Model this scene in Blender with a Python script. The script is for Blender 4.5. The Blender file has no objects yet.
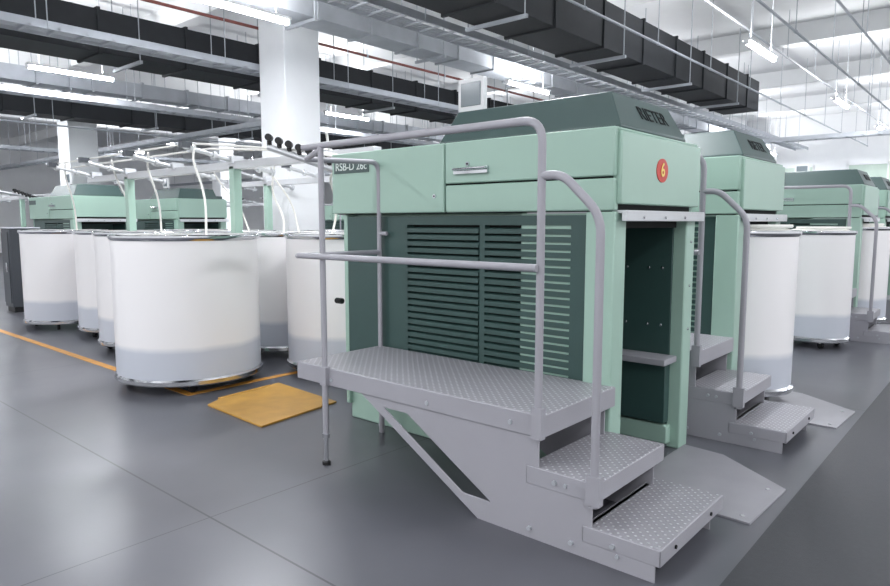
import bpy, bmesh, math, random
from mathutils import Vector, Matrix
random.seed(4)
scene = bpy.context.scene

# ------------------------------------------------------------------ materials
def lin(c):
    return tuple(((x/255)/12.92 if x/255 <= .04045 else ((x/255+.055)/1.055)**2.4) for x in c)

def mat(name, rgb, rough=.5, metal=0., noise=0., nscale=3., bump=0., bscale=200., emit=0., spec=.5):
    m = bpy.data.materials.new(name); m.use_nodes = True
    nt = m.node_tree; b = nt.nodes['Principled BSDF']
    c = lin(rgb)
    b.inputs['Base Color'].default_value = (*c, 1)
    b.inputs['Roughness'].default_value = rough
    b.inputs['Metallic'].default_value = metal
    b.inputs['Specular IOR Level'].default_value = spec
    tc = nt.nodes.new('ShaderNodeTexCoord')
    if noise > 0:
        n = nt.nodes.new('ShaderNodeTexNoise'); n.inputs['Scale'].default_value = nscale
        n.inputs['Detail'].default_value = 5
        nt.links.new(tc.outputs['Object'], n.inputs['Vector'])
        r = nt.nodes.new('ShaderNodeMapRange')
        r.inputs['From Min'].default_value = .3; r.inputs['From Max'].default_value = .7
        r.inputs['To Min'].default_value = 1-noise; r.inputs['To Max'].default_value = 1+noise
        nt.links.new(n.outputs['Fac'], r.inputs['Value'])
        mx = nt.nodes.new('ShaderNodeVectorMath'); mx.operation = 'SCALE'
        mx.inputs[0].default_value = c
        nt.links.new(r.outputs['Result'], mx.inputs['Scale'])
        nt.links.new(mx.outputs['Vector'], b.inputs['Base Color'])
    if bump > 0:
        n2 = nt.nodes.new('ShaderNodeTexNoise'); n2.inputs['Scale'].default_value = bscale
        nt.links.new(tc.outputs['Object'], n2.inputs['Vector'])
        bp = nt.nodes.new('ShaderNodeBump'); bp.inputs['Strength'].default_value = bump
        bp.inputs['Distance'].default_value = .002
        nt.links.new(n2.outputs['Fac'], bp.inputs['Height'])
        nt.links.new(bp.outputs['Normal'], b.inputs['Normal'])
    if emit > 0:
        b.inputs['Emission Color'].default_value = (*c, 1)
        b.inputs['Emission Strength'].default_value = emit
    return m

M = {}
M['mint'] = mat('mint_paint', (159, 188, 174), .36, noise=.02)
M['dgreen'] = mat('dark_green_paint', (52, 77, 74), .42, noise=.04)
M['slat'] = mat('slat_green_paint', (48, 74, 71), .45, noise=.04)
M['hood'] = mat('hood_green_paint', (66, 86, 84), .40, noise=.04)
M['black'] = mat('black_gap', (12, 16, 16), .8)
M['grey'] = mat('grey_powdercoat', (158, 157, 164), .40, noise=.03, bump=.15, bscale=500)
M['steel'] = mat('brushed_steel', (206, 208, 212), .14, 1., noise=.04)
M['alu'] = mat('aluminium_sheet', (205, 207, 210), .4, .6, noise=.04)
M['galv'] = mat('galvanised_sheet', (176, 180, 186), .45, .2, noise=.08, nscale=4)
M['dduct'] = mat('dark_duct_insulation', (34, 37, 41), .7, noise=.12, nscale=6, bump=.3, bscale=60)
M['white'] = mat('white_paint', (236, 237, 238), .6, noise=.02)
M['column'] = mat('column_plaster', (232, 234, 236), .7, noise=.03, nscale=2, bump=.1)
M['rubber'] = mat('black_rubber', (22, 22, 24), .5)
M['cotton'] = mat('cotton_sliver', (240, 239, 234), .9, bump=.8, bscale=90)
M['red'] = mat('red_badge', (196, 52, 36), .4)
M['redpipe'] = mat('red_pipe_paint', (132, 78, 72), .5)
M['yellowtext'] = mat('yellow_print', (240, 214, 120), .5)
M['ltext'] = mat('light_print', (215, 225, 220), .5)
M['dtext'] = mat('dark_print', (4, 7, 8), .55, spec=.2)
M['ochre'] = mat('ochre_plate', (188, 142, 62), .42, noise=.10, nscale=8, bump=.2)
M['yline'] = mat('orange_line_paint', (206, 146, 62), .55, noise=.12, nscale=9)
M['plate'] = mat('grey_floor_plate', (150, 149, 155), .4, noise=.05, nscale=5)
M['tube'] = mat('led_tube', (240, 245, 255), .5, emit=60)
M['screen'] = mat('screen_glass', (120, 130, 136), .15)
M['cab'] = mat('cabinet_dark', (70, 74, 80), .5, noise=.05)
M['winglass'] = mat('window_glass_green', (196, 212, 200), .3, noise=.05)

def deck_mat():
    m = mat('dimpled_deck', (172, 172, 178), .36)
    nt = m.node_tree; b = nt.nodes['Principled BSDF']
    tc = nt.nodes.new('ShaderNodeTexCoord')
    s = nt.nodes.new('ShaderNodeSeparateXYZ'); nt.links.new(tc.outputs['Object'], s.inputs[0])
    def math_(op, a, bb=None):
        n = nt.nodes.new('ShaderNodeMath'); n.operation = op
        for i, v in enumerate((a, bb)):
            if v is None: continue
            if hasattr(v, 'links'): nt.links.new(v, n.inputs[i])
            else: n.inputs[i].default_value = v
        return n.outputs[0]
    P = .042
    u = math_('ADD', s.outputs[0], s.outputs[1]); v = math_('SUBTRACT', s.outputs[0], s.outputs[1])
    fu = math_('SUBTRACT', math_('FRACT', math_('DIVIDE', u, P)), .5)
    fv = math_('SUBTRACT', math_('FRACT', math_('DIVIDE', v, P)), .5)
    d = math_('SQRT', math_('ADD', math_('MULTIPLY', fu, fu), math_('MULTIPLY', fv, fv)))
    r = nt.nodes.new('ShaderNodeMapRange'); r.inputs['From Min'].default_value = .12; r.inputs['From Max'].default_value = .24
    r.inputs['To Min'].default_value = 1; r.inputs['To Max'].default_value = 0
    nt.links.new(d, r.inputs['Value'])
    bp = nt.nodes.new('ShaderNodeBump'); bp.inputs['Strength'].default_value = .9; bp.inputs['Distance'].default_value = .005
    nt.links.new(r.outputs[0], bp.inputs['Height']); nt.links.new(bp.outputs[0], b.inputs['Normal'])
    mx = nt.nodes.new('ShaderNodeMix'); mx.data_type = 'RGBA'
    mx.inputs[6].default_value = (*lin((148, 147, 153)), 1); mx.inputs[7].default_value = (*lin((204, 204, 210)), 1)
    nt.links.new(r.outputs[0], mx.inputs[0]); nt.links.new(mx.outputs[2], b.inputs['Base Color'])
    return m
M['deck'] = deck_mat()

def can_mat():
    m = mat('can_plastic', (238, 238, 240), .30)
    nt = m.node_tree; b = nt.nodes['Principled BSDF']
    tc = nt.nodes.new('ShaderNodeTexCoord')
    s = nt.nodes.new('ShaderNodeSeparateXYZ'); nt.links.new(tc.outputs['Object'], s.inputs[0])
    n = nt.nodes.new('ShaderNodeTexNoise'); n.inputs['Scale'].default_value = 3
    nt.links.new(tc.outputs['Object'], n.inputs['Vector'])
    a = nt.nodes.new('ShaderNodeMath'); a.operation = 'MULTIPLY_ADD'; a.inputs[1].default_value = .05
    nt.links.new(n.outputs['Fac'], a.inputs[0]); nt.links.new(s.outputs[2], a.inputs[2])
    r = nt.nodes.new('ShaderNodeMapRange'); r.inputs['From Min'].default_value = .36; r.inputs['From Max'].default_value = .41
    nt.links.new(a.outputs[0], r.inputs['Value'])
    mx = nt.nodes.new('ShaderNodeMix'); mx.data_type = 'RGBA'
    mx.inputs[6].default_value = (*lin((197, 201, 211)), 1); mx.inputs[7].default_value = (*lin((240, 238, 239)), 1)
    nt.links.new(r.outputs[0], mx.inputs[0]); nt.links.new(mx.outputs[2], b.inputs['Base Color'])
    return m
M['can'] = can_mat()

def floor_mat():
    m = mat('polished_concrete', (112, 114, 122), .3)
    nt = m.node_tree; b = nt.nodes['Principled BSDF']
    geo = nt.nodes.new('ShaderNodeNewGeometry')
    s = nt.nodes.new('ShaderNodeSeparateXYZ'); nt.links.new(geo.outputs['Position'], s.inputs[0])
    n = nt.nodes.new('ShaderNodeTexNoise'); n.inputs['Scale'].default_value = .8; n.inputs['Detail'].default_value = 4
    n.inputs['Roughness'].default_value = .5
    nt.links.new(geo.outputs['Position'], n.inputs['Vector'])
    cr = nt.nodes.new('ShaderNodeValToRGB')
    cr.color_ramp.elements[0].position = .3; cr.color_ramp.elements[0].color = (*lin((80, 81, 87)), 1)
    cr.color_ramp.elements[1].position = .7; cr.color_ramp.elements[1].color = (*lin((96, 97, 104)), 1)
    nt.links.new(n.outputs['Fac'], cr.inputs[0])
    def joint(sock, x0, P, w):
        a = nt.nodes.new('ShaderNodeMath'); a.operation = 'SUBTRACT'; nt.links.new(sock, a.inputs[0]); a.inputs[1].default_value = x0 - P/2
        d = nt.nodes.new('ShaderNodeMath'); d.operation = 'DIVIDE'; nt.links.new(a.outputs[0], d.inputs[0]); d.inputs[1].default_value = P
        f = nt.nodes.new('ShaderNodeMath'); f.operation = 'FRACT'; nt.links.new(d.outputs[0], f.inputs[0])
        q = nt.nodes.new('ShaderNodeMath'); q.operation = 'SUBTRACT'; nt.links.new(f.outputs[0], q.inputs[0]); q.inputs[1].default_value = .5
        ab = nt.nodes.new('ShaderNodeMath'); ab.operation = 'ABSOLUTE'; nt.links.new(q.outputs[0], ab.inputs[0])
        l = nt.nodes.new('ShaderNodeMath'); l.operation = 'LESS_THAN'; nt.links.new(ab.outputs[0], l.inputs[0]); l.inputs[1].default_value = w/P
        return l.outputs[0]
    j1 = joint(s.outputs[0], -2.73, 4.0, .003); j2 = joint(s.outputs[1], 1.50, 4.0, .005)
    mxx = nt.nodes.new('ShaderNodeMath'); mxx.operation = 'MAXIMUM'; nt.links.new(j1, mxx.inputs[0]); nt.links.new(j2, mxx.inputs[1])
    mx = nt.nodes.new('ShaderNodeMix'); mx.data_type = 'RGBA'
    nt.links.new(mxx.outputs[0], mx.inputs[0]); nt.links.new(cr.outputs[0], mx.inputs[6])
    mx.inputs[7].default_value = (*lin((48, 49, 54)), 1)
    nt.links.new(mx.outputs[2], b.inputs['Base Color'])
    n3 = nt.nodes.new('ShaderNodeTexNoise'); n3.inputs['Scale'].default_value = 1.5; n3.inputs['Detail'].default_value = 2
    nt.links.new(geo.outputs['Position'], n3.inputs['Vector'])
    r = nt.nodes.new('ShaderNodeMapRange'); r.inputs['To Min'].default_value = .25; r.inputs['To Max'].default_value = .35
    nt.links.new(n3.outputs['Fac'], r.inputs['Value']); nt.links.new(r.outputs[0], b.inputs['Roughness'])
    return m
M['floor'] = floor_mat()
M['mat_dark'] = mat('dark_walkway', (54, 55, 60), .5, noise=.08, nscale=40, bump=.4, bscale=220)

# ------------------------------------------------------------------ mesh builder
def pw(x, tab):
    for (a, fa), (b_, fb) in zip(tab, tab[1:]):
        if x <= b_: return fa+(x-a)*(fb-fa)/(b_-a)
    return fb+(x-b_)
def warp_machine(v):
    return (-1.47+(v[0]+1.73)*.92, 2.92+(v[1]-3.13)*1.05, pw(v[2], [(0, 0), (1.36, 1.40), (1.80, 1.80)]))
def warp_plat(v):
    return (-1.45+(v[0]+1.56)*1.018, 2.29+(v[1]-2.28)*.857, pw(v[2], [(0, 0), (.15, .135), (.325, .32), (.525, .55), (1.70, 1.755)]))

class MB:
    def __init__(s): s.v = []; s.f = []; s.m = []; s.mats = []
    def mi(s, k):
        if k not in s.mats: s.mats.append(k)
        return s.mats.index(k)
    def add(s, vs, fs, k):
        o = len(s.v); s.v += [tuple(v) for v in vs]; i = s.mi(k)
        for f in fs: s.f.append(tuple(o+a for a in f)); s.m.append(i)
        return s
    def box(s, x0, x1, y0, y1, z0, z1, k):
        vs = [(x, y, z) for z in (z0, z1) for y in (y0, y1) for x in (x0, x1)]
        return s.add(vs, [(0,2,3,1),(4,5,7,6),(0,1,5,4),(2,6,7,3),(0,4,6,2),(1,3,7,5)], k)
    def frustum(s, b, t, z0, z1, k):
        vs = [(x, y, z0) for y in (b[2], b[3]) for x in (b[0], b[1])] + [(x, y, z1) for y in (t[2], t[3]) for x in (t[0], t[1])]
        return s.add(vs, [(0,2,3,1),(4,5,7,6),(0,1,5,4),(2,6,7,3),(0,4,6,2),(1,3,7,5)], k)
    def prism(s, poly, axis, a0, a1, k):
        def P(p, a): return (p[0], a, p[1]) if axis == 'y' else ((a, p[0], p[1]) if axis == 'x' else (p[0], p[1], a))
        n = len(poly)
        vs = [P(p, a0) for p in poly] + [P(p, a1) for p in poly]
        fs = [tuple(range(n)), tuple(range(2*n-1, n-1, -1))] + [(i, (i+1) % n, n+(i+1) % n, n+i) for i in range(n)]
        return s.add(vs, fs, k)
    def tube(s, pts, r, k, seg=12, caps=True):
        pts = [Vector(p) for p in pts]; n = len(pts)
        tans = []
        for i in range(n):
            a = pts[max(i-1, 0)]; b = pts[min(i+1, n-1)]; tans.append((b-a).normalized())
        up = Vector((0, 0, 1)) if abs(tans[0].z) < .9 else Vector((1, 0, 0))
        x = tans[0].cross(up).normalized(); vs = []
        rr = r if isinstance(r, (list, tuple)) else [r]*n
        for i in range(n):
            t = tans[i]; x = (x - t*x.dot(t)).normalized(); y = t.cross(x)
            for j in range(seg):
                a = 2*math.pi*j/seg; vs.append(pts[i] + (x*math.cos(a)+y*math.sin(a))*rr[i])
        fs = [(i*seg+j, i*seg+(j+1) % seg, (i+1)*seg+(j+1) % seg, (i+1)*seg+j) for i in range(n-1) for j in range(seg)]
        if caps: fs += [tuple(range(seg-1, -1, -1)), tuple((n-1)*seg+j for j in range(seg))]
        return s.add(vs, fs, k)
    def lathe(s, c, prof, k, seg=64):
        vs = []
        for (r, z) in prof:
            for j in range(seg):
                a = 2*math.pi*j/seg; vs.append((c[0]+r*math.cos(a), c[1]+r*math.sin(a), c[2]+z))
        n = len(prof)
        fs = [(i*seg+j, i*seg+(j+1) % seg, (i+1)*seg+(j+1) % seg, (i+1)*seg+j) for i in range(n-1) for j in range(seg)]
        return s.add(vs, fs, k)
    def mesh(s, name, off=(0, 0, 0), warp=None):
        me = bpy.data.meshes.new(name)
        V = [warp(v) for v in s.v] if warp else s.v
        me.from_pydata([(v[0]-off[0], v[1]-off[1], v[2]-off[2]) for v in V], [], s.f)
        for k in s.mats: me.materials.append(M[k])
        for p, i in zip(me.polygons, s.m): p.material_index = i; p.use_smooth = True
        bm = bmesh.new(); bm.from_mesh(me); bmesh.ops.recalc_face_normals(bm, faces=bm.faces); bm.to_mesh(me); bm.free()
        me.set_sharp_from_angle(angle=math.radians(35)); me.update()
        return me

def fillet(pts, r, n=7):
    pts = [Vector(p) for p in pts]; out = [pts[0]]
    for i in range(1, len(pts)-1):
        p = pts[i]; a = (pts[i-1]-p); b = (pts[i+1]-p)
        d = min(r, a.length*.49, b.length*.49)
        A = p+a.normalized()*d; B = p+b.normalized()*d
        for t in range(n+1):
            t = t/n; out.append(A*(1-t)**2 + p*2*t*(1-t) + B*t*t)
    out.append(pts[-1]); return out

def link(o): scene.collection.objects.link(o); return o
def addbevel(o, w):
    b = o.modifiers.new('bevel', 'BEVEL'); b.width = w; b.segments = 2; b.limit_method = 'ANGLE'; b.angle_limit = math.radians(40)
def simple(name, mb, off=(0, 0, 0), bevel=0):
    o = link(bpy.data.objects.new(name, mb.mesh(name, off))); o.location = off
    if bevel: addbevel(o, bevel)
    return o

PROTO = {}
def proto(kind, origin, parts, warp=None):
    lst = []
    for (n, mb, bev, mtx) in parts:
        if isinstance(mb, MB): lst.append((n, mb.mesh(kind+'_'+n, origin, warp), bev, None))
        else:
            mtx = mtx.copy()
            if warp: mtx.translation = Vector(warp(mtx.translation))
            lst.append((n, mb, 0, Matrix.Translation(-Vector(origin)) @ mtx))
    PROTO[kind] = (Vector(origin), lst)
def place(kind, d=(0, 0, 0), rot=0, skip=()):
    O, lst = PROTO[kind]
    e = link(bpy.data.objects.new(kind, None)); e.empty_display_size = .2
    e.location = O + Vector(d); e.rotation_euler[2] = rot
    for (n, data, bev, mtx) in lst:
        if n in skip: continue
        o = link(bpy.data.objects.new(n, data)); o.parent = e
        if mtx is not None: o.matrix_local = mtx
        if bev: addbevel(o, bev)
    return e
def font(body, size, k, ext=.001, bold=.012):
    c = bpy.data.curves.new(body, 'FONT'); c.body = body; c.size = size; c.extrude = ext
    c.align_x = 'CENTER'; c.align_y = 'CENTER'; c.materials.append(M[k]); c.offset = size*bold
    return c
def frame(loc, xa, ya):
    xa = Vector(xa).normalized(); ya = Vector(ya).normalized(); za = xa.cross(ya)
    return Matrix.Translation(loc) @ Matrix((xa, ya, za)).transposed().to_4x4()

# ------------------------------------------------------------------ draw frame machine
Xl, Xr, Yf, Yb = -3.98, -1.73, 3.13, 4.12
b = MB()
b.box(-3.86, -2.34, 3.22, 4.08, .0, 1.36, 'mint')
b.box(-2.34, -1.75, 3.17, 3.25, .0, 1.36, 'mint')
b.box(-3.88, -1.75, 3.19, 3.24, .0, .44, 'mint')
b.box(-1.90, -1.73, 3.14, 3.26, .0, 1.36, 'mint')
b.box(-2.34, -1.72, 3.98, 4.10, .0, 1.36, 'mint')
b.box(-3.90, -3.86, 3.16, 4.1, .1, 1.36, 'mint')
b.box(-2.34, -1.80, 3.24, 3.99, .0, .03, 'cab')
b.box(-2.30, -1.78, 3.93, 3.985, .03, .14, 'mint')
bay = MB()
bay.box(-2.35, -2.33, 3.25, 3.98, .02, 1.36, 'dgreen')
bay.box(-2.33, -1.80, 3.965, 3.982, .14, 1.34, 'dgreen')
bay.box(-2.33, -1.79, 3.90, 3.966, .16, .50, 'dgreen')
bay.box(-2.33, -1.75, 3.80, 3.97, .515, .55, 'grey')
bay.box(-2.33, -1.80, 3.252, 3.262, .02, 1.34, 'dgreen')
bay.box(-2.33, -1.78, 3.26, 3.965, 1.28, 1.345, 'black')
for x in (-2.1, -1.95, -1.86):
    for z in (.72, 1.05): bay.tube([(x, 3.966, z), (x, 3.955, z)], .009, 'steel', 8)
for z in (.7, .95, 1.2): bay.tube([(-1.72, 4.04, z), (-1.712, 4.04, z)], .008, 'steel', 8)
u = MB()
u.box(Xl+.02, Xr-.03, Yf+.02, Yb-.01, 1.36, 1.80, 'black')
u.box(Xl, -2.895, Yf, Yb, 1.365, 1.80, 'mint')
u.box(-2.885, Xr-.005, Yf, Yf+.05, 1.545, 1.80, 'mint')
u.box(-2.885, Xr-.005, Yf+.004, Yf+.05, 1.365, 1.535, 'mint')
u.box(-1.76, Xr+.02, Yf+.03, Yb, 1.40, 1.78, 'mint')
u.box(-2.89, Xr, Yf+.02, Yb, 1.78, 1.80, 'mint')
u.box(-2.4, Xr-.02, Yb-.03, Yb, 1.36, 1.80, 'mint')
sh = MB(); sh.box(-2.3, -1.68, 3.17, 4.14, 1.352, 1.368, 'alu'); sh.box(-1.71, -1.68, 3.17, 4.14, 1.315, 1.355, 'alu')
for y in (3.35, 3.6, 3.85): sh.tube([(-1.68, y, 1.335), (-1.672, y, 1.335)], .008, 'steel', 8)
lv = MB()
lv.box(-3.87, -3.27, 3.165, 3.215, .45, 1.345, 'dgreen')
lv.box(-2.0, -1.905, 3.16, 3.21, .45, 1.345, 'dgreen')
lv.box(-3.27, -2.0, 3.21, 3.222, .45, 1.345, 'black')
lv.box(-3.27, -2.0, 3.162, 3.21, 1.295, 1.345, 'dgreen')
lv.box(-3.27, -2.0, 3.162, 3.21, .45, .50, 'dgreen')
lv.box(-2.64, -2.60, 3.166, 3.21, .5, 1.295, 'dgreen')
lv.box(-3.29, -3.25, 3.160, 3.21, .5, 1.295, 'dgreen')
n = 20
for (xa, xb) in ((-3.25, -2.645), (-2.595, -2.0)):
    for i in range(n):
        z = .505+i*(.785/n)
        lv.prism([(3.160, z), (3.161, z+.024), (3.184, z+.031), (3.188, z+.027), (3.166, z-.001)], 'x', xa, xb, 'slat')
h = MB()
h.frustum((-2.97, Xr, Yf+.04, 3.94), (-2.90, -1.84, Yf+.13, 3.91), 1.81, 1.99, 'hood')
h.box(-2.97, Xr, Yf+.04, 3.94, 1.797, 1.815, 'hood')
h.box(-2.82, -1.92, Yf+.20, 3.86, 1.985, 1.997, 'hood')
h.box(-2.6, -1.80, 3.94, 4.08, 1.80, 1.86, 'hood')
lb = MB()
lb.box(-3.95, -3.58, Yf-.004, Yf+.002, 1.655, 1.74, 'hood')
hd = MB()
hd.box(-2.80, -2.54, Yf-.018, Yf-.010, 1.60, 1.64, 'steel')
hd.tube(fillet([(-2.79, Yf, 1.628), (-2.79, Yf-.035, 1.628), (-2.55, Yf-.035, 1.628), (-2.55, Yf, 1.628)], .012), .009, 'steel', 10)
hd.box(-2.80, -2.78, Yf-.012, Yf, 1.60, 1.64, 'steel'); hd.box(-2.56, -2.54, Yf-.012, Yf, 1.60, 1.64, 'steel')
for (x, z) in ((-2.97, 1.47), (-2.70, 1.66)): hd.tube([(x, Yf, z), (x, Yf-.008, z)], .013, 'steel', 16); hd.tube([(x, Yf-.006, z), (x, Yf-.010, z)], .006, 'black', 10)
bd = MB(); bd.tube([(Xr+.018, 3.60, 1.60), (Xr+.024, 3.60, 1.60)], .068, 'red', 40)
mo = MB()
mo.box(-3.13, -2.91, 3.50, 3.535, 2.04, 2.24, 'white'); mo.box(-3.105, -2.935, 3.496, 3.502, 2.07, 2.215, 'screen')
mo.tube([(-3.02, 3.55, 1.79), (-3.02, 3.55, 2.1)], .018, 'grey', 12); mo.box(-3.06, -2.98, 3.52, 3.58, 1.80, 1.81, 'grey')
mo.box(-3.06, -2.98, 3.53, 3.56, 2.06, 2.18, 'grey')
lf = MB()
lf.box(-4.02, -3.98, 3.2, 3.9, 1.44, 1.74, 'hood')
lf.box(-4.06, -3.86, 3.3, 3.8, .70, .74, 'grey')
lf.tube([(-3.98, 3.2, .78), (-4.05, 3.2, .78)], .02, 'black', 12)
proto('draw_frame_machine', (-2.5, 3.45, 0), [
    ('lower_carcass', b, .008, None), ('can_bay', bay, .003, None), ('upper_casing', u, .008, None),
    ('bay_shelf', sh, .003, None), ('louvre_panel', lv, 0, None), ('hood', h, .012, None),
    ('type_label', lb, 0, None), ('drawer_handle', hd, 0, None), ('number_badge', bd, 0, None),
    ('touch_screen', mo, .004, None), ('side_fittings', lf, .004, None),
    ('label_text', font('RSB-D 26c', .070, 'ltext', .001, .006), 0, frame((-3.765, Yf-.006, 1.70), (1, 0, 0), (0, 0, 1))),
    ('badge_text', font('6', .10, 'yellowtext'), 0, frame((Xr+.0265, 3.60, 1.60), (0, 1, 0), (0, 0, 1))),
    ('maker_text', font('RIETER', .115, 'dtext', .001, 0), 0, frame((-1.783, 3.62, 1.902), (0, 1, 0), (-.11*.92, 0, .18))),
], warp_machine)

# ------------------------------------------------------------------ access platform with steps
Y0, Y1 = 2.28, 3.05
d = MB()
def tray(mb, x0, x1, y0, y1, zt, lip):
    mb.box(x0+.004, x1-.004, y0+.004, y1-.004, zt-.008, zt, 'deck')
    mb.box(x0, x1, y0, y0+.006, zt-lip, zt-.002, 'grey'); mb.box(x0, x1, y1-.006, y1, zt-lip, zt-.002, 'grey')
    mb.box(x0, x0+.006, y0, y1, zt-lip, zt-.002, 'grey'); mb.box(x1-.006, x1, y0, y1, zt-lip, zt-.002, 'grey')
tray(d, -3.20, -1.56, Y0, Y1-.005, .525, .085)
s1 = MB(); tray(s1, -1.64, -1.31, Y0+.005, Y1-.005, .325, .075)
s2 = MB(); tray(s2, -1.37, -1.05, Y0+.005, Y1+.03, .150, .075)
def sideplate(y, t):
    a, bq, c, dd, e, f, g, hh = (-2.68, .445), (-1.90, .0), (-1.07, 0), (-1.07, .08), (-1.33, .08), (-1.33, .255), (-1.58, .255), (-1.58, .445)
    p, q, r, s = (-2.50, .40), (-2.34, .40), (-1.826, .11), (-1.986, .11)
    P = [a, bq, c, dd, e, f, g, hh, p, q, r, s]
    F = [(0,1,11,8),(0,8,9,7),(1,10,11),(1,2,10),(2,3,4,10),(4,5,10),(5,6,10),(6,7,10),(7,9,10)]
    k = len(P)
    vs = [(x, y, z) for x, z in P]+[(x, y+t, z) for x, z in P]
    fs = list(F)+[tuple(k+i for i in reversed(ff)) for ff in F]
    for ring in ((0,1,2,3,4,5,6,7), (8,9,10,11)):
        for i in range(len(ring)):
            i0, i1 = ring[i], ring[(i+1) % len(ring)]; fs.append((i0, i1, k+i1, k+i0))
    m = MB(); m.add(vs, fs, 'grey'); return m
sp1 = sideplate(Y0+.008, .008); sp2 = sideplate(Y1-.085, .008)
bo = MB()
for (x, z) in ((-1.72, .475), (-1.60, .50), (-1.50, .285), (-1.24, .10), (-1.42, .05), (-1.62, .05), (-2.9, .47), (-2.2, .47)):
    bo.tube([(x, Y0-.006, z), (x, Y0+.009, z)], .010, 'galv', 10)
for (x, z) in ((-1.45, .285), (-1.22, .06)):
    bo.tube([(x, Y0-.004, z), (x, Y0+.01, z)], .008, 'galv', 10)
for (y) in (2.45, 2.9): bo.tube([(-1.05, y, .11), (-1.044, y, .11)], .009, 'black', 10)
sp = MB()
sp.box(-1.36, -1.345, Y0+.012, Y1-.075, .0, .15, 'grey'); sp.box(-1.62, -1.606, Y0+.012, Y1-.075, .15, .32, 'grey')
sp.box(-1.90, -1.2, Y0+.012, Y0+.05, .0, .006, 'grey')
lg = MB()
lg.tube([(-2.94, Y0-.012, .18), (-2.94, Y0-.012, .525)], .019, 'grey'); lg.tube([(-2.94, Y0-.012, .02), (-2.94, Y0-.012, .2)], .013, 'steel')
lg.lathe((-2.94, Y0-.012, 0), [(.0, .0), (.026, 0), (.026, .02), (.012, .026), (0, .026)], 'rubber', 16)
lg.tube([(-2.94, Y0-.012, .17), (-2.94, Y0-.012, .19)], .022, 'steel')
lg.tube([(-3.12, Y1-.08, .0), (-3.12, Y1-.08, .5)], .019, 'grey')
R = .0175
yr = Y0-.012
fr = MB()
fr.tube(fillet([(-3.09, yr, 1.70), (-1.575, yr, 1.70), (-1.575, yr, .48)], .09), R, 'grey', 14)
fr.tube([(-2.94, yr, .48), (-2.94, yr, 1.70)], R, 'grey', 14)
fr.tube([(-3.11, yr-.03, 1.125), (-1.575, yr-.03, 1.125)], R*.9, 'grey', 14)
fr.box(-2.965, -2.915, yr-.02, yr+.02, .44, .53, 'grey'); fr.box(-1.60, -1.55, yr-.02, yr+.02, .44, .56, 'grey')
sr = MB()
sr.tube(fillet([(-3.17, yr+.10, 1.65), (-3.17, 3.02, 1.67), (-3.17, 3.02, .50)], .08), R*.9, 'grey', 14)
sr.tube([(-3.17, 3.02, 1.12), (-3.17, yr+.01, 1.12)], R*.85, 'grey', 14)
sr.tube([(-3.17, yr+.10, 1.65), (-2.94, yr, 1.68)], R*.9, 'grey', 14)
sr.tube([(-3.17, yr+.01, 1.12), (-3.11, yr-.03, 1.125)], R*.85, 'grey', 14)
sr.tube([(-3.17, 3.02, 1.235), (-3.10, 3.02, 1.235)], .012, 'grey', 10)
st = MB()
st.tube(fillet([(-1.575, yr, 1.485), (-1.48, yr, 1.485), (-1.315, yr, 1.33), (-1.315, yr, .24)], .07), R, 'grey', 14)
st.box(-1.345, -1.285, yr-.02, yr+.02, .25, .36, 'grey')
proto('access_platform', (-2.0, 2.6, 0), [
    ('deck_tray', d, .003, None), ('upper_step', s1, .003, None), ('lower_step', s2, .003, None),
    ('side_plate_front', sp1, .002, None), ('side_plate_rear', sp2, .002, None), ('bolts', bo, 0, None),
    ('risers', sp, 0, None), ('support_legs', lg, 0, None), ('front_railing', fr, 0, None),
    ('end_railing', sr, 0, None), ('step_handrail', st, 0, None)], warp_plat)

# ------------------------------------------------------------------ sliver cans
def can_proto(kind, r, H=1.25, fill=.05, dome=0):
    body = MB(); body.lathe((0, 0, 0), [(r, .10), (r, H-.035), (r-.012, H-.03), (r-.014, .6)], 'can', 72)
    ring = MB()
    ring.lathe((0, 0, 0), [(r-.02, H), (r+.010, H), (r+.016, H-.006), (r+.018, H-.018), (r+.016, H-.03), (r+.004, H-.045), (r-.016, H-.045), (r-.02, H)], 'steel', 72)
    ring.lathe((0, 0, 0), [(0, .075), (r+.01, .075), (r+.016, .083), (r+.016, .112), (r+.002, .125)], 'steel', 72)
    cot = MB()
    cot.lathe((0, 0, 0), [(r-.02, H-fill), (r*.8, H-fill+dome*.6), (r*.5, H-fill+dome), (r*.2, H-fill+dome*.8), (0.001, H-fill+dome*.7)], 'cotton', 48)
    for i in range(4):
        rr = r*(.35+.13*i); pts = [(rr*math.cos(a)+r*.12*math.cos(i*2), rr*math.sin(a)+r*.12*math.sin(i*2), H-fill+dome*.9+.004) for a in [2*math.pi*t/24 for t in range(25)]]
        cot.tube(pts, .014, 'cotton', 6)
    cs = MB()
    for i in range(4):
        a = math.pi/4+i*math.pi/2+.3; x, y = (r-.1)*math.cos(a), (r-.1)*math.sin(a)
        cs.tube([(x-.014, y, .035), (x+.014, y, .035)], .035, 'rubber', 18)
        cs.box(x-.02, x+.02, y-.02, y+.02, .055, .08, 'steel')
    proto(kind, (0, 0, 0), [('shell', body, 0, None), ('rim_and_base', ring, 0, None), ('cotton_fill', cot, 0, None), ('castors', cs, 0, None)])
def place_can(kindkey, x, y, rot=0, z=0):
    e = place(kindkey, (x, y, z), rot); e.name = 'sliver_can'; return e
can_proto('can_big', .58); can_proto('can_mid', .50); can_proto('can_small', .34, 1.26, .02, .05)
place_can('can_big', -5.33, 2.81)
for i, (x, y) in enumerate([(-7.12, 3.30), (-8.26, 3.52), (-9.42, 3.30), (-5.84, 4.15), (-4.66, 3.95),
             (-5.2, 5.5), (-6.35, 5.4), (-7.3, 4.5), (-8.6, 4.65), (-4.95, 6.6)]):
    place_can('can_mid', x, y, i*.7)
place_can('can_small', -1.55, 5.25, 0, .031)
place_can('can_small', -1.67, 8.15, 1)
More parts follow.
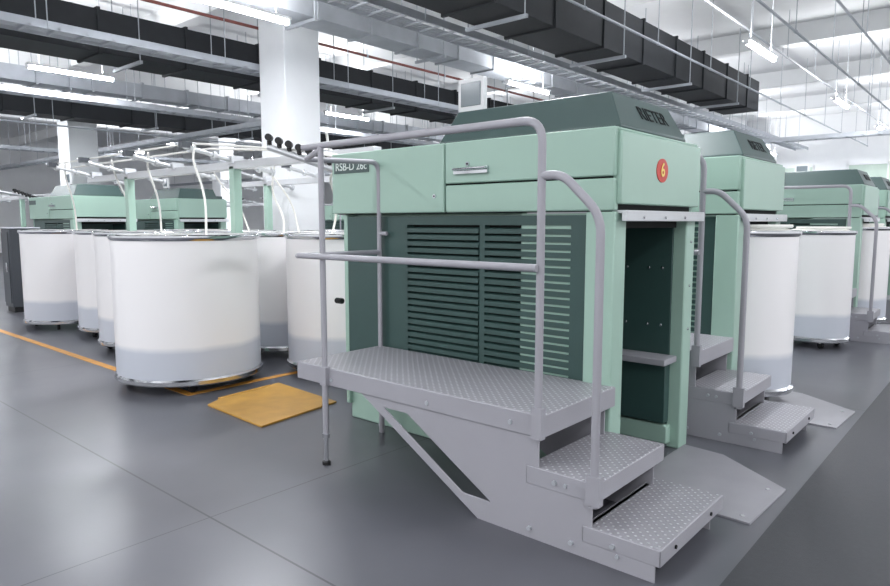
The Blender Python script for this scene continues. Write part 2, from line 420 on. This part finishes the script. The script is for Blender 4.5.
place_can('can_small', -1.57, 9.88, 2, .031)
place_can('can_small', -1.9, 13.0, 2)

# ------------------------------------------------------------------ creel
c = MB()
yc = 3.40
c.box(-8.75, -3.60, yc-.04, yc+.04, 1.83, 1.90, 'alu')
posts = MB()
for x in (-5.5, -7.68):
    posts.box(x-.04, x+.04, yc-.04, yc+.04, 0, 1.86, 'mint'); posts.box(x-.07, x+.07, yc-.07, yc+.07, 0, .012, 'mint')
arms = MB(); sl = MB()
for x in (-5.5, -6.6, -7.68, -8.6):
    A = Vector((x, yc-.50, 2.0)); B = Vector((x, yc+.42, 1.82))
    arms.tube([A, B], .02, 'alu', 12); arms.box(x-.05, x+.05, yc-.06, yc+.06, 1.88, 1.95, 'alu')
    for t in (.06, .3, .54, .8, .96):
        p = A.lerp(B, t); q = p+Vector((0, .03, -.007)); arms.tube([p, q], .036, 'alu', 16)
    arms.tube([A+Vector((-.12, 0, .03)), B+Vector((-.12, 0, .03))], .010, 'alu', 8)
    for t in (.0, 1.): p = A.lerp(B, t); arms.tube([p+Vector((-.13, 0, .03)), p], .01, 'alu', 8)
    arms.box(x-.03, x+.03, A.y-.02, A.y+.08, 1.985, 2.04, 'cab')
cb = MB()
A = Vector((-4.24, 2.9, 1.90)); B = Vector((-3.82, 3.22, 1.72))
cb.tube([A, B], .024, 'alu', 12)
for i in range(7):
    p = A.lerp(B, .02+i*.14); cb.tube([p+Vector((0, 0, -.01)), p+Vector((0, 0, .085))], .018, 'rubber', 12); cb.tube([p+Vector((-.02, .02, .07)), p+Vector((.03, -.03, .07))], .026, 'rubber', 12)
cb.tube([B, (-3.62, 3.4, 1.70), (-3.62, 3.4, 1.86)], .02, 'alu', 10)
cb.tube([A.lerp(B, .3), (A.lerp(B, .3).x, 3.38, 1.86)], .02, 'alu', 10)
def sag(a, bq, lift, n=16, r=.013):
    a = Vector(a); bq = Vector(bq); pts = []
    for i in range(n+1):
        t = i/n; p = a.lerp(bq, t**.8); p.z += lift*math.sin(math.pi*t); p.x += .05*math.sin(2.3*math.pi*t)
        pts.append(p)
    sl.tube(pts, r, 'cotton', 8)
for (cx, cy, ax, ay) in [(-5.33, 2.81, -5.5, 3.0), (-7.12, 3.3, -6.6, 3.1), (-8.26, 3.52, -7.68, 3.2), (-9.42, 3.30, -8.6, 3.05),
                         (-5.84, 4.15, -5.5, 3.75), (-4.66, 3.95, -4.1, 3.3), (-7.3, 4.5, -6.6, 3.78)]:
    sag((cx+.15, cy+.1, 1.21), (ax, ay, 2.03 if ay < yc else 1.90), .10, r=.010)
sag((-4.75, 3.9, 1.21), (-3.95, 3.3, 1.75), .12, r=.010); sag((-5.9, 4.2, 1.21), (-5.5, 3.8, 1.9), -.05, r=.010)
for yy in (2.98, 3.15, 3.6, 3.75):
    z0 = 2.0-.18*(yy-yc+.5)/.92+.045
    sl.tube([(-8.6, yy, z0), (-5.5, yy, z0), (-4.1, 3.15+(yy-3.3)*.4, 1.88), (-3.60, 3.35+(yy-3.4)*.2, 1.78)], .009, 'cotton', 8)
proto('sliver_creel', (-6.1, yc, 0), [('main_beam', c, .004, None), ('posts', posts, .004, None), ('roller_arms', arms, 0, None), ('guide_comb', cb, 0, None), ('slivers', sl, 0, None)])

# placement of machines
for i, dy in enumerate((0, 1.83, 6.4, 8.23, 12.8)):
    sk = () if i == 0 else ('number_badge', 'badge_text')
    place('draw_frame_machine', (0, dy, 0), skip=sk); place('access_platform', (0 if i == 0 else -.02, dy, 0))
place('sliver_creel'); place('sliver_creel', (0, 1.83, 0), skip=('slivers',)); place('sliver_creel', (0, 6.4, 0), skip=('slivers',))
for dy in (1.45, 3.28, 7.9, 9.7, 14.2):
    place('draw_frame_machine', (-10.6, dy, 0), skip=('number_badge', 'badge_text', 'maker_text', 'label_text'))
    if dy in (1.45, 7.9): place('sliver_creel', (-10.6, dy, 0), skip=('slivers',))
place('access_platform', (-10.6, 7.9, 0))
for (x, y) in [(-17, 4.0), (-18.2, 4.0), (-17, 8.9), (-18.3, 8.9), (-5.6, 9.0), (-6.8, 9.0), (-9.6, 9.0), (-6.0, 7.9)]:
    place_can('can_mid', x, y)

cbm = MB()
cbm.box(-11.65, -11.30, 3.20, 3.60, .08, 1.25, 'cab'); cbm.box(-11.63, -11.32, 3.22, 3.58, 0, .08, 'rubber')
cbm.box(-11.62, -11.33, 3.185, 3.20, .14, 1.2, 'cab'); cbm.box(-11.40, -11.38, 3.16, 3.187, .6, .75, 'steel'); cbm.box(-11.67, -11.28, 3.17, 3.62, 1.25, 1.27, 'galv')
simple('electrical_cabinet', cbm, (-11.48, 3.4, 0), .006)

# floor plates and markings
p = MB(); p.prism([(-4.55, 2.65), (-4.45, 2.46), (-3.70, 2.42), (-3.80, 3.14), (-4.62, 3.20)], 'z', .0, .014, 'ochre')
p.prism([(-4.60, 3.1), (-4.55, 2.6), (-4.53, 2.6), (-4.58, 3.1)], 'z', .0, .02, 'ochre')
simple('floor_ramp_plate', p, (-4.1, 2.7, 0), .003)
for i, dy in enumerate((0, 1.83, 6.4)):
    p = MB(); p.prism([(-1.46, 3.06), (-.83, 3.04), (-.81, 3.56), (-1.22, 3.87), (-1.46, 3.9)], 'z', 0, .010, 'plate')
    for (x, y) in ((-.88, 3.10), (-.88, 3.5)): p.tube([(x, y, .009), (x, y, .012)], .012, 'steel', 10)
    o = simple('can_guide_plate', p, (-1.15, 3.5, 0), .003); o.location.y += dy
p = MB(); p.box(-10.5, -4.83, 2.51, 2.58, .0, .003, 'yline'); p.box(-4.90, -4.83, 2.58, 3.9, 0, .003, 'yline')
simple('floor_marking_line', p, (-7, 2.54, 0))
p = MB(); p.box(-.76, 1.8, -3, 20, .0, .004, 'mat_dark'); simple('walkway_mat', p, (.5, 8, 0))

# ------------------------------------------------------------------ room shell
CZ = 5.0
W = MB(); W.box(-34, 8, -6, 26, -.1, 0, 'floor'); simple('floor', W)
W = MB(); W.box(-34, 8, -6, 26, CZ, CZ+.1, 'white'); simple('ceiling', W)
W = MB(); W.box(-34, 8, 26, 26.2, 0, CZ, 'white'); simple('wall_back', W)
W = MB(); W.box(-34.2, -34, -6, 26, 0, CZ, 'white'); simple('wall_left', W)
for i in range(6):
    x = -27+i*5.6
    W = MB(); W.box(x, x+4.6, 25.93, 26, 2.4, 2.46, 'white'); W.box(x, x+4.6, 25.93, 26, 3.24, 3.3, 'white')
    for k in range(5): W.box(x+k*1.14, x+k*1.14+.05, 25.93, 26, 2.4, 3.3, 'white')
    W.box(x, x+4.6, 25.96, 26, 2.45, 3.25, 'winglass')
    simple('window_%d' % (i+1), W, (x, 26, 2.4))
k = 1
for x in (-23.5, -15.75, -8.05, -.4):
    W = MB(); W.box(x-.2, x+.2, -5.9, 25.9, CZ-.5, CZ, 'white'); simple('trim_%d' % k, W, (x, 10, CZ-.5)); k += 1
for y in (-2, 2, 5.9, 10, 14, 18, 22):
    W = MB(); W.box(-33.9, 7.9, y-.12, y+.12, CZ-.35, CZ, 'white'); simple('trim_%d' % k, W, (-13, y, CZ-.3)); k += 1
for (x, y) in ((-8.05, 5.9), (-15.75, 5.9), (-23.5, 5.9), (-8.05, 14.0), (-15.75, 14), (-23.5, 14), (-8.05, 22), (-.4, 22), (-15.75, 22)):
    W = MB(); W.box(x-.3, x+.3, y-.3, y+.3, 0, CZ-.5, 'column'); W.box(x-.34, x+.34, y-.34, y+.34, 0, .12, 'column')
    W.box(x-.36, x+.36, y-.36, y+.36, CZ-.75, CZ-.5, 'column')
    simple('structural_column', W, (x, y, 0), .015)

def duct(name, x0, x1, z0, z1, ya, yb, k, fk, step=1.2):
    W = MB(); W.box(x0, x1, ya, yb, z0, z1, k)
    y = ya
    while y <= yb+.001:
        W.box(x0-.025, x1+.025, y-.02, y+.02, z0-.025, z1+.025, fk); y += step
    y = ya+.5
    while y < yb:
        for x in (x0-.05, x1+.05): W.tube([(x, y, z0-.05), (x, y, CZ)], .008, 'galv', 6)
        W.box(x0-.08, x1+.08, y-.02, y+.02, z0-.065, z0-.025, 'galv'); y += 2.4
    simple(name, W, ((x0+x1)/2, (ya+yb)/2, (z0+z1)/2))
duct('ventilation_duct', -5.05, -4.35, 3.65, 4.25, 1.0, 15.0, 'dduct', 'dduct')
duct('ventilation_duct', -9.95, -9.25, 3.55, 4.10, -1.0, 25, 'dduct', 'dduct')
duct('ventilation_duct', -15.2, -14.6, 3.45, 3.9, -3.0, 25, 'dduct', 'dduct')
duct('ventilation_duct', -7.2, -6.75, 3.85, 4.15, 0.0, 25, 'galv', 'galv', .9)
duct('ventilation_duct', -13.2, -12.8, 3.7, 3.95, -3.0, 25, 'galv', 'galv', .9)
def ladder(x0, x1, z, ya, yb, k='galv'):
    W = MB()
    W.box(x0, x0+.02, ya, yb, z, z+.09, k); W.box(x1-.02, x1, ya, yb, z, z+.09, k)
    y = ya
    while y < yb: W.box(x0, x1, y, y+.03, z+.01, z+.03, k); y += .3
    y = ya+.7
    while y < yb:
        for x in (x0, x1): W.tube([(x, y, z), (x, y, CZ)], .007, k, 6)
        y += 2.2
    for j in range(3): W.tube([(x0+.06+j*.06, ya, z+.045), (x0+.06+j*.06, yb, z+.045)], .012, 'galv', 6)
    simple('cable_tray', W, ((x0+x1)/2, (ya+yb)/2, z))
ladder(-6.0, -5.6, 3.75, 1, 25); ladder(-8.75, -8.4, 3.5, 0, 25); ladder(-11.9, -11.6, 3.3, -2, 25); ladder(-1.0, -.7, 4.2, 5, 25)
ladder(-21, -20.6, 3.3, -3, 25)
def xladder(y0, y1, z, xa, xb):
    W = MB(); W.box(xa, xb, y0, y0+.02, z, z+.09, 'galv'); W.box(xa, xb, y1-.02, y1, z, z+.09, 'galv')
    x = xa
    while x < xb: W.box(x, x+.03, y0, y1, z+.01, z+.03, 'galv'); x += .3
    x = xa+.4
    while x < xb:
        for y in (y0, y1): W.tube([(x, y, z), (x, y, CZ)], .007, 'galv', 6)
        x += 2.5
    simple('cable_tray', W, ((xa+xb)/2, y0, z))
xladder(7.3, 7.6, 3.15, -33, -10.2); xladder(16.4, 16.7, 3.15, -33, -1)
def pipe(x, z, ya, yb, r, k, name):
    W = MB(); W.tube([(x, ya, z), (x, yb, z)], r, k, 12)
    y = ya+.9
    while y < yb: W.tube([(x, y, z), (x, y, CZ)], .006, 'galv', 6); W.tube([(x, y-.02, z), (x, y+.02, z)], r+.006, 'galv', 10); y += 2.0
    simple(name, W, (x, (ya+yb)/2, z))
pipe(-8.6, 4.15, -1, 25, .022, 'redpipe', 'sprinkler_pipe'); pipe(-11.4, 4.2, -1, 25, .022, 'redpipe', 'sprinkler_pipe')
for (x, z) in ((-2.2, 3.6), (-1.8, 3.9), (-3.9, 3.75), (-3.3, 4.2), (-.1, 3.8), (-14.2, 3.2)): pipe(x, z, 2, 25, .016, 'galv', 'wiring_conduit')

# pendant tube lights with downlights, plus added upward lamps to brighten the ceiling
def area(name, par, loc, size, energy, rot=(0, 0, 0)):
    l = bpy.data.lights.get(name) or bpy.data.lights.new(name, 'AREA'); l.shape = 'RECTANGLE'; l.size, l.size_y = size; l.energy = energy; l.color = (.97, .98, 1)
    o = link(bpy.data.objects.new(name, l)); o.location = loc; o.rotation_euler = rot; o.parent = par
W = MB(); z = 3.6
W.box(-.055, .055, -.62, .62, .035, .065, 'white'); W.tube([(0, -.6, .012), (0, .6, .012)], .030, 'tube', 12)
W.box(-.03, .03, -.625, -.60, -.018, .04, 'white'); W.box(-.03, .03, .60, .625, -.018, .04, 'white')
for yy in (-.45, .45): W.tube([(0, yy, .06), (0, yy, CZ-z)], .005, 'galv', 6)
tm = W.mesh('tube_light')
for x in (-22, -18.8, -15.1, -11.15, -6.5, -2.8, 1.8):
    xx = -15.45 if x == -15.1 else x
    for y in (-1.0, 4.15, 9.65, 14.8, 19.6, 24):
        o = link(bpy.data.objects.new('tube_light', tm)); o.location = (xx, y, z)
        area('downlight', o, (0, 0, -.03), (.1, 1.2), 62)
        area('ceiling_fill', o, (0, 0, .09), (.1, 1.2), 52, (math.pi, 0, 0))  # added fill above the housing, not part of the fixture

w = bpy.data.worlds.new('hall_world'); scene.world = w; w.use_nodes = True
w.node_tree.nodes['Background'].inputs[0].default_value = (.95, .97, 1, 1)
w.node_tree.nodes['Background'].inputs[1].default_value = 1.12

cam = bpy.data.cameras.new('camera'); co = link(bpy.data.objects.new('camera', cam))
co.location = (0, 0, 1.35); co.rotation_euler = (math.radians(90-6.109), 0, math.radians(40.932))
cam.sensor_width = 36; cam.lens = 662.95/890*36; cam.clip_end = 200
scene.camera = co
scene.view_settings.view_transform = 'Standard'
scene.view_settings.look = 'None'
scene.view_settings.exposure = 0.05
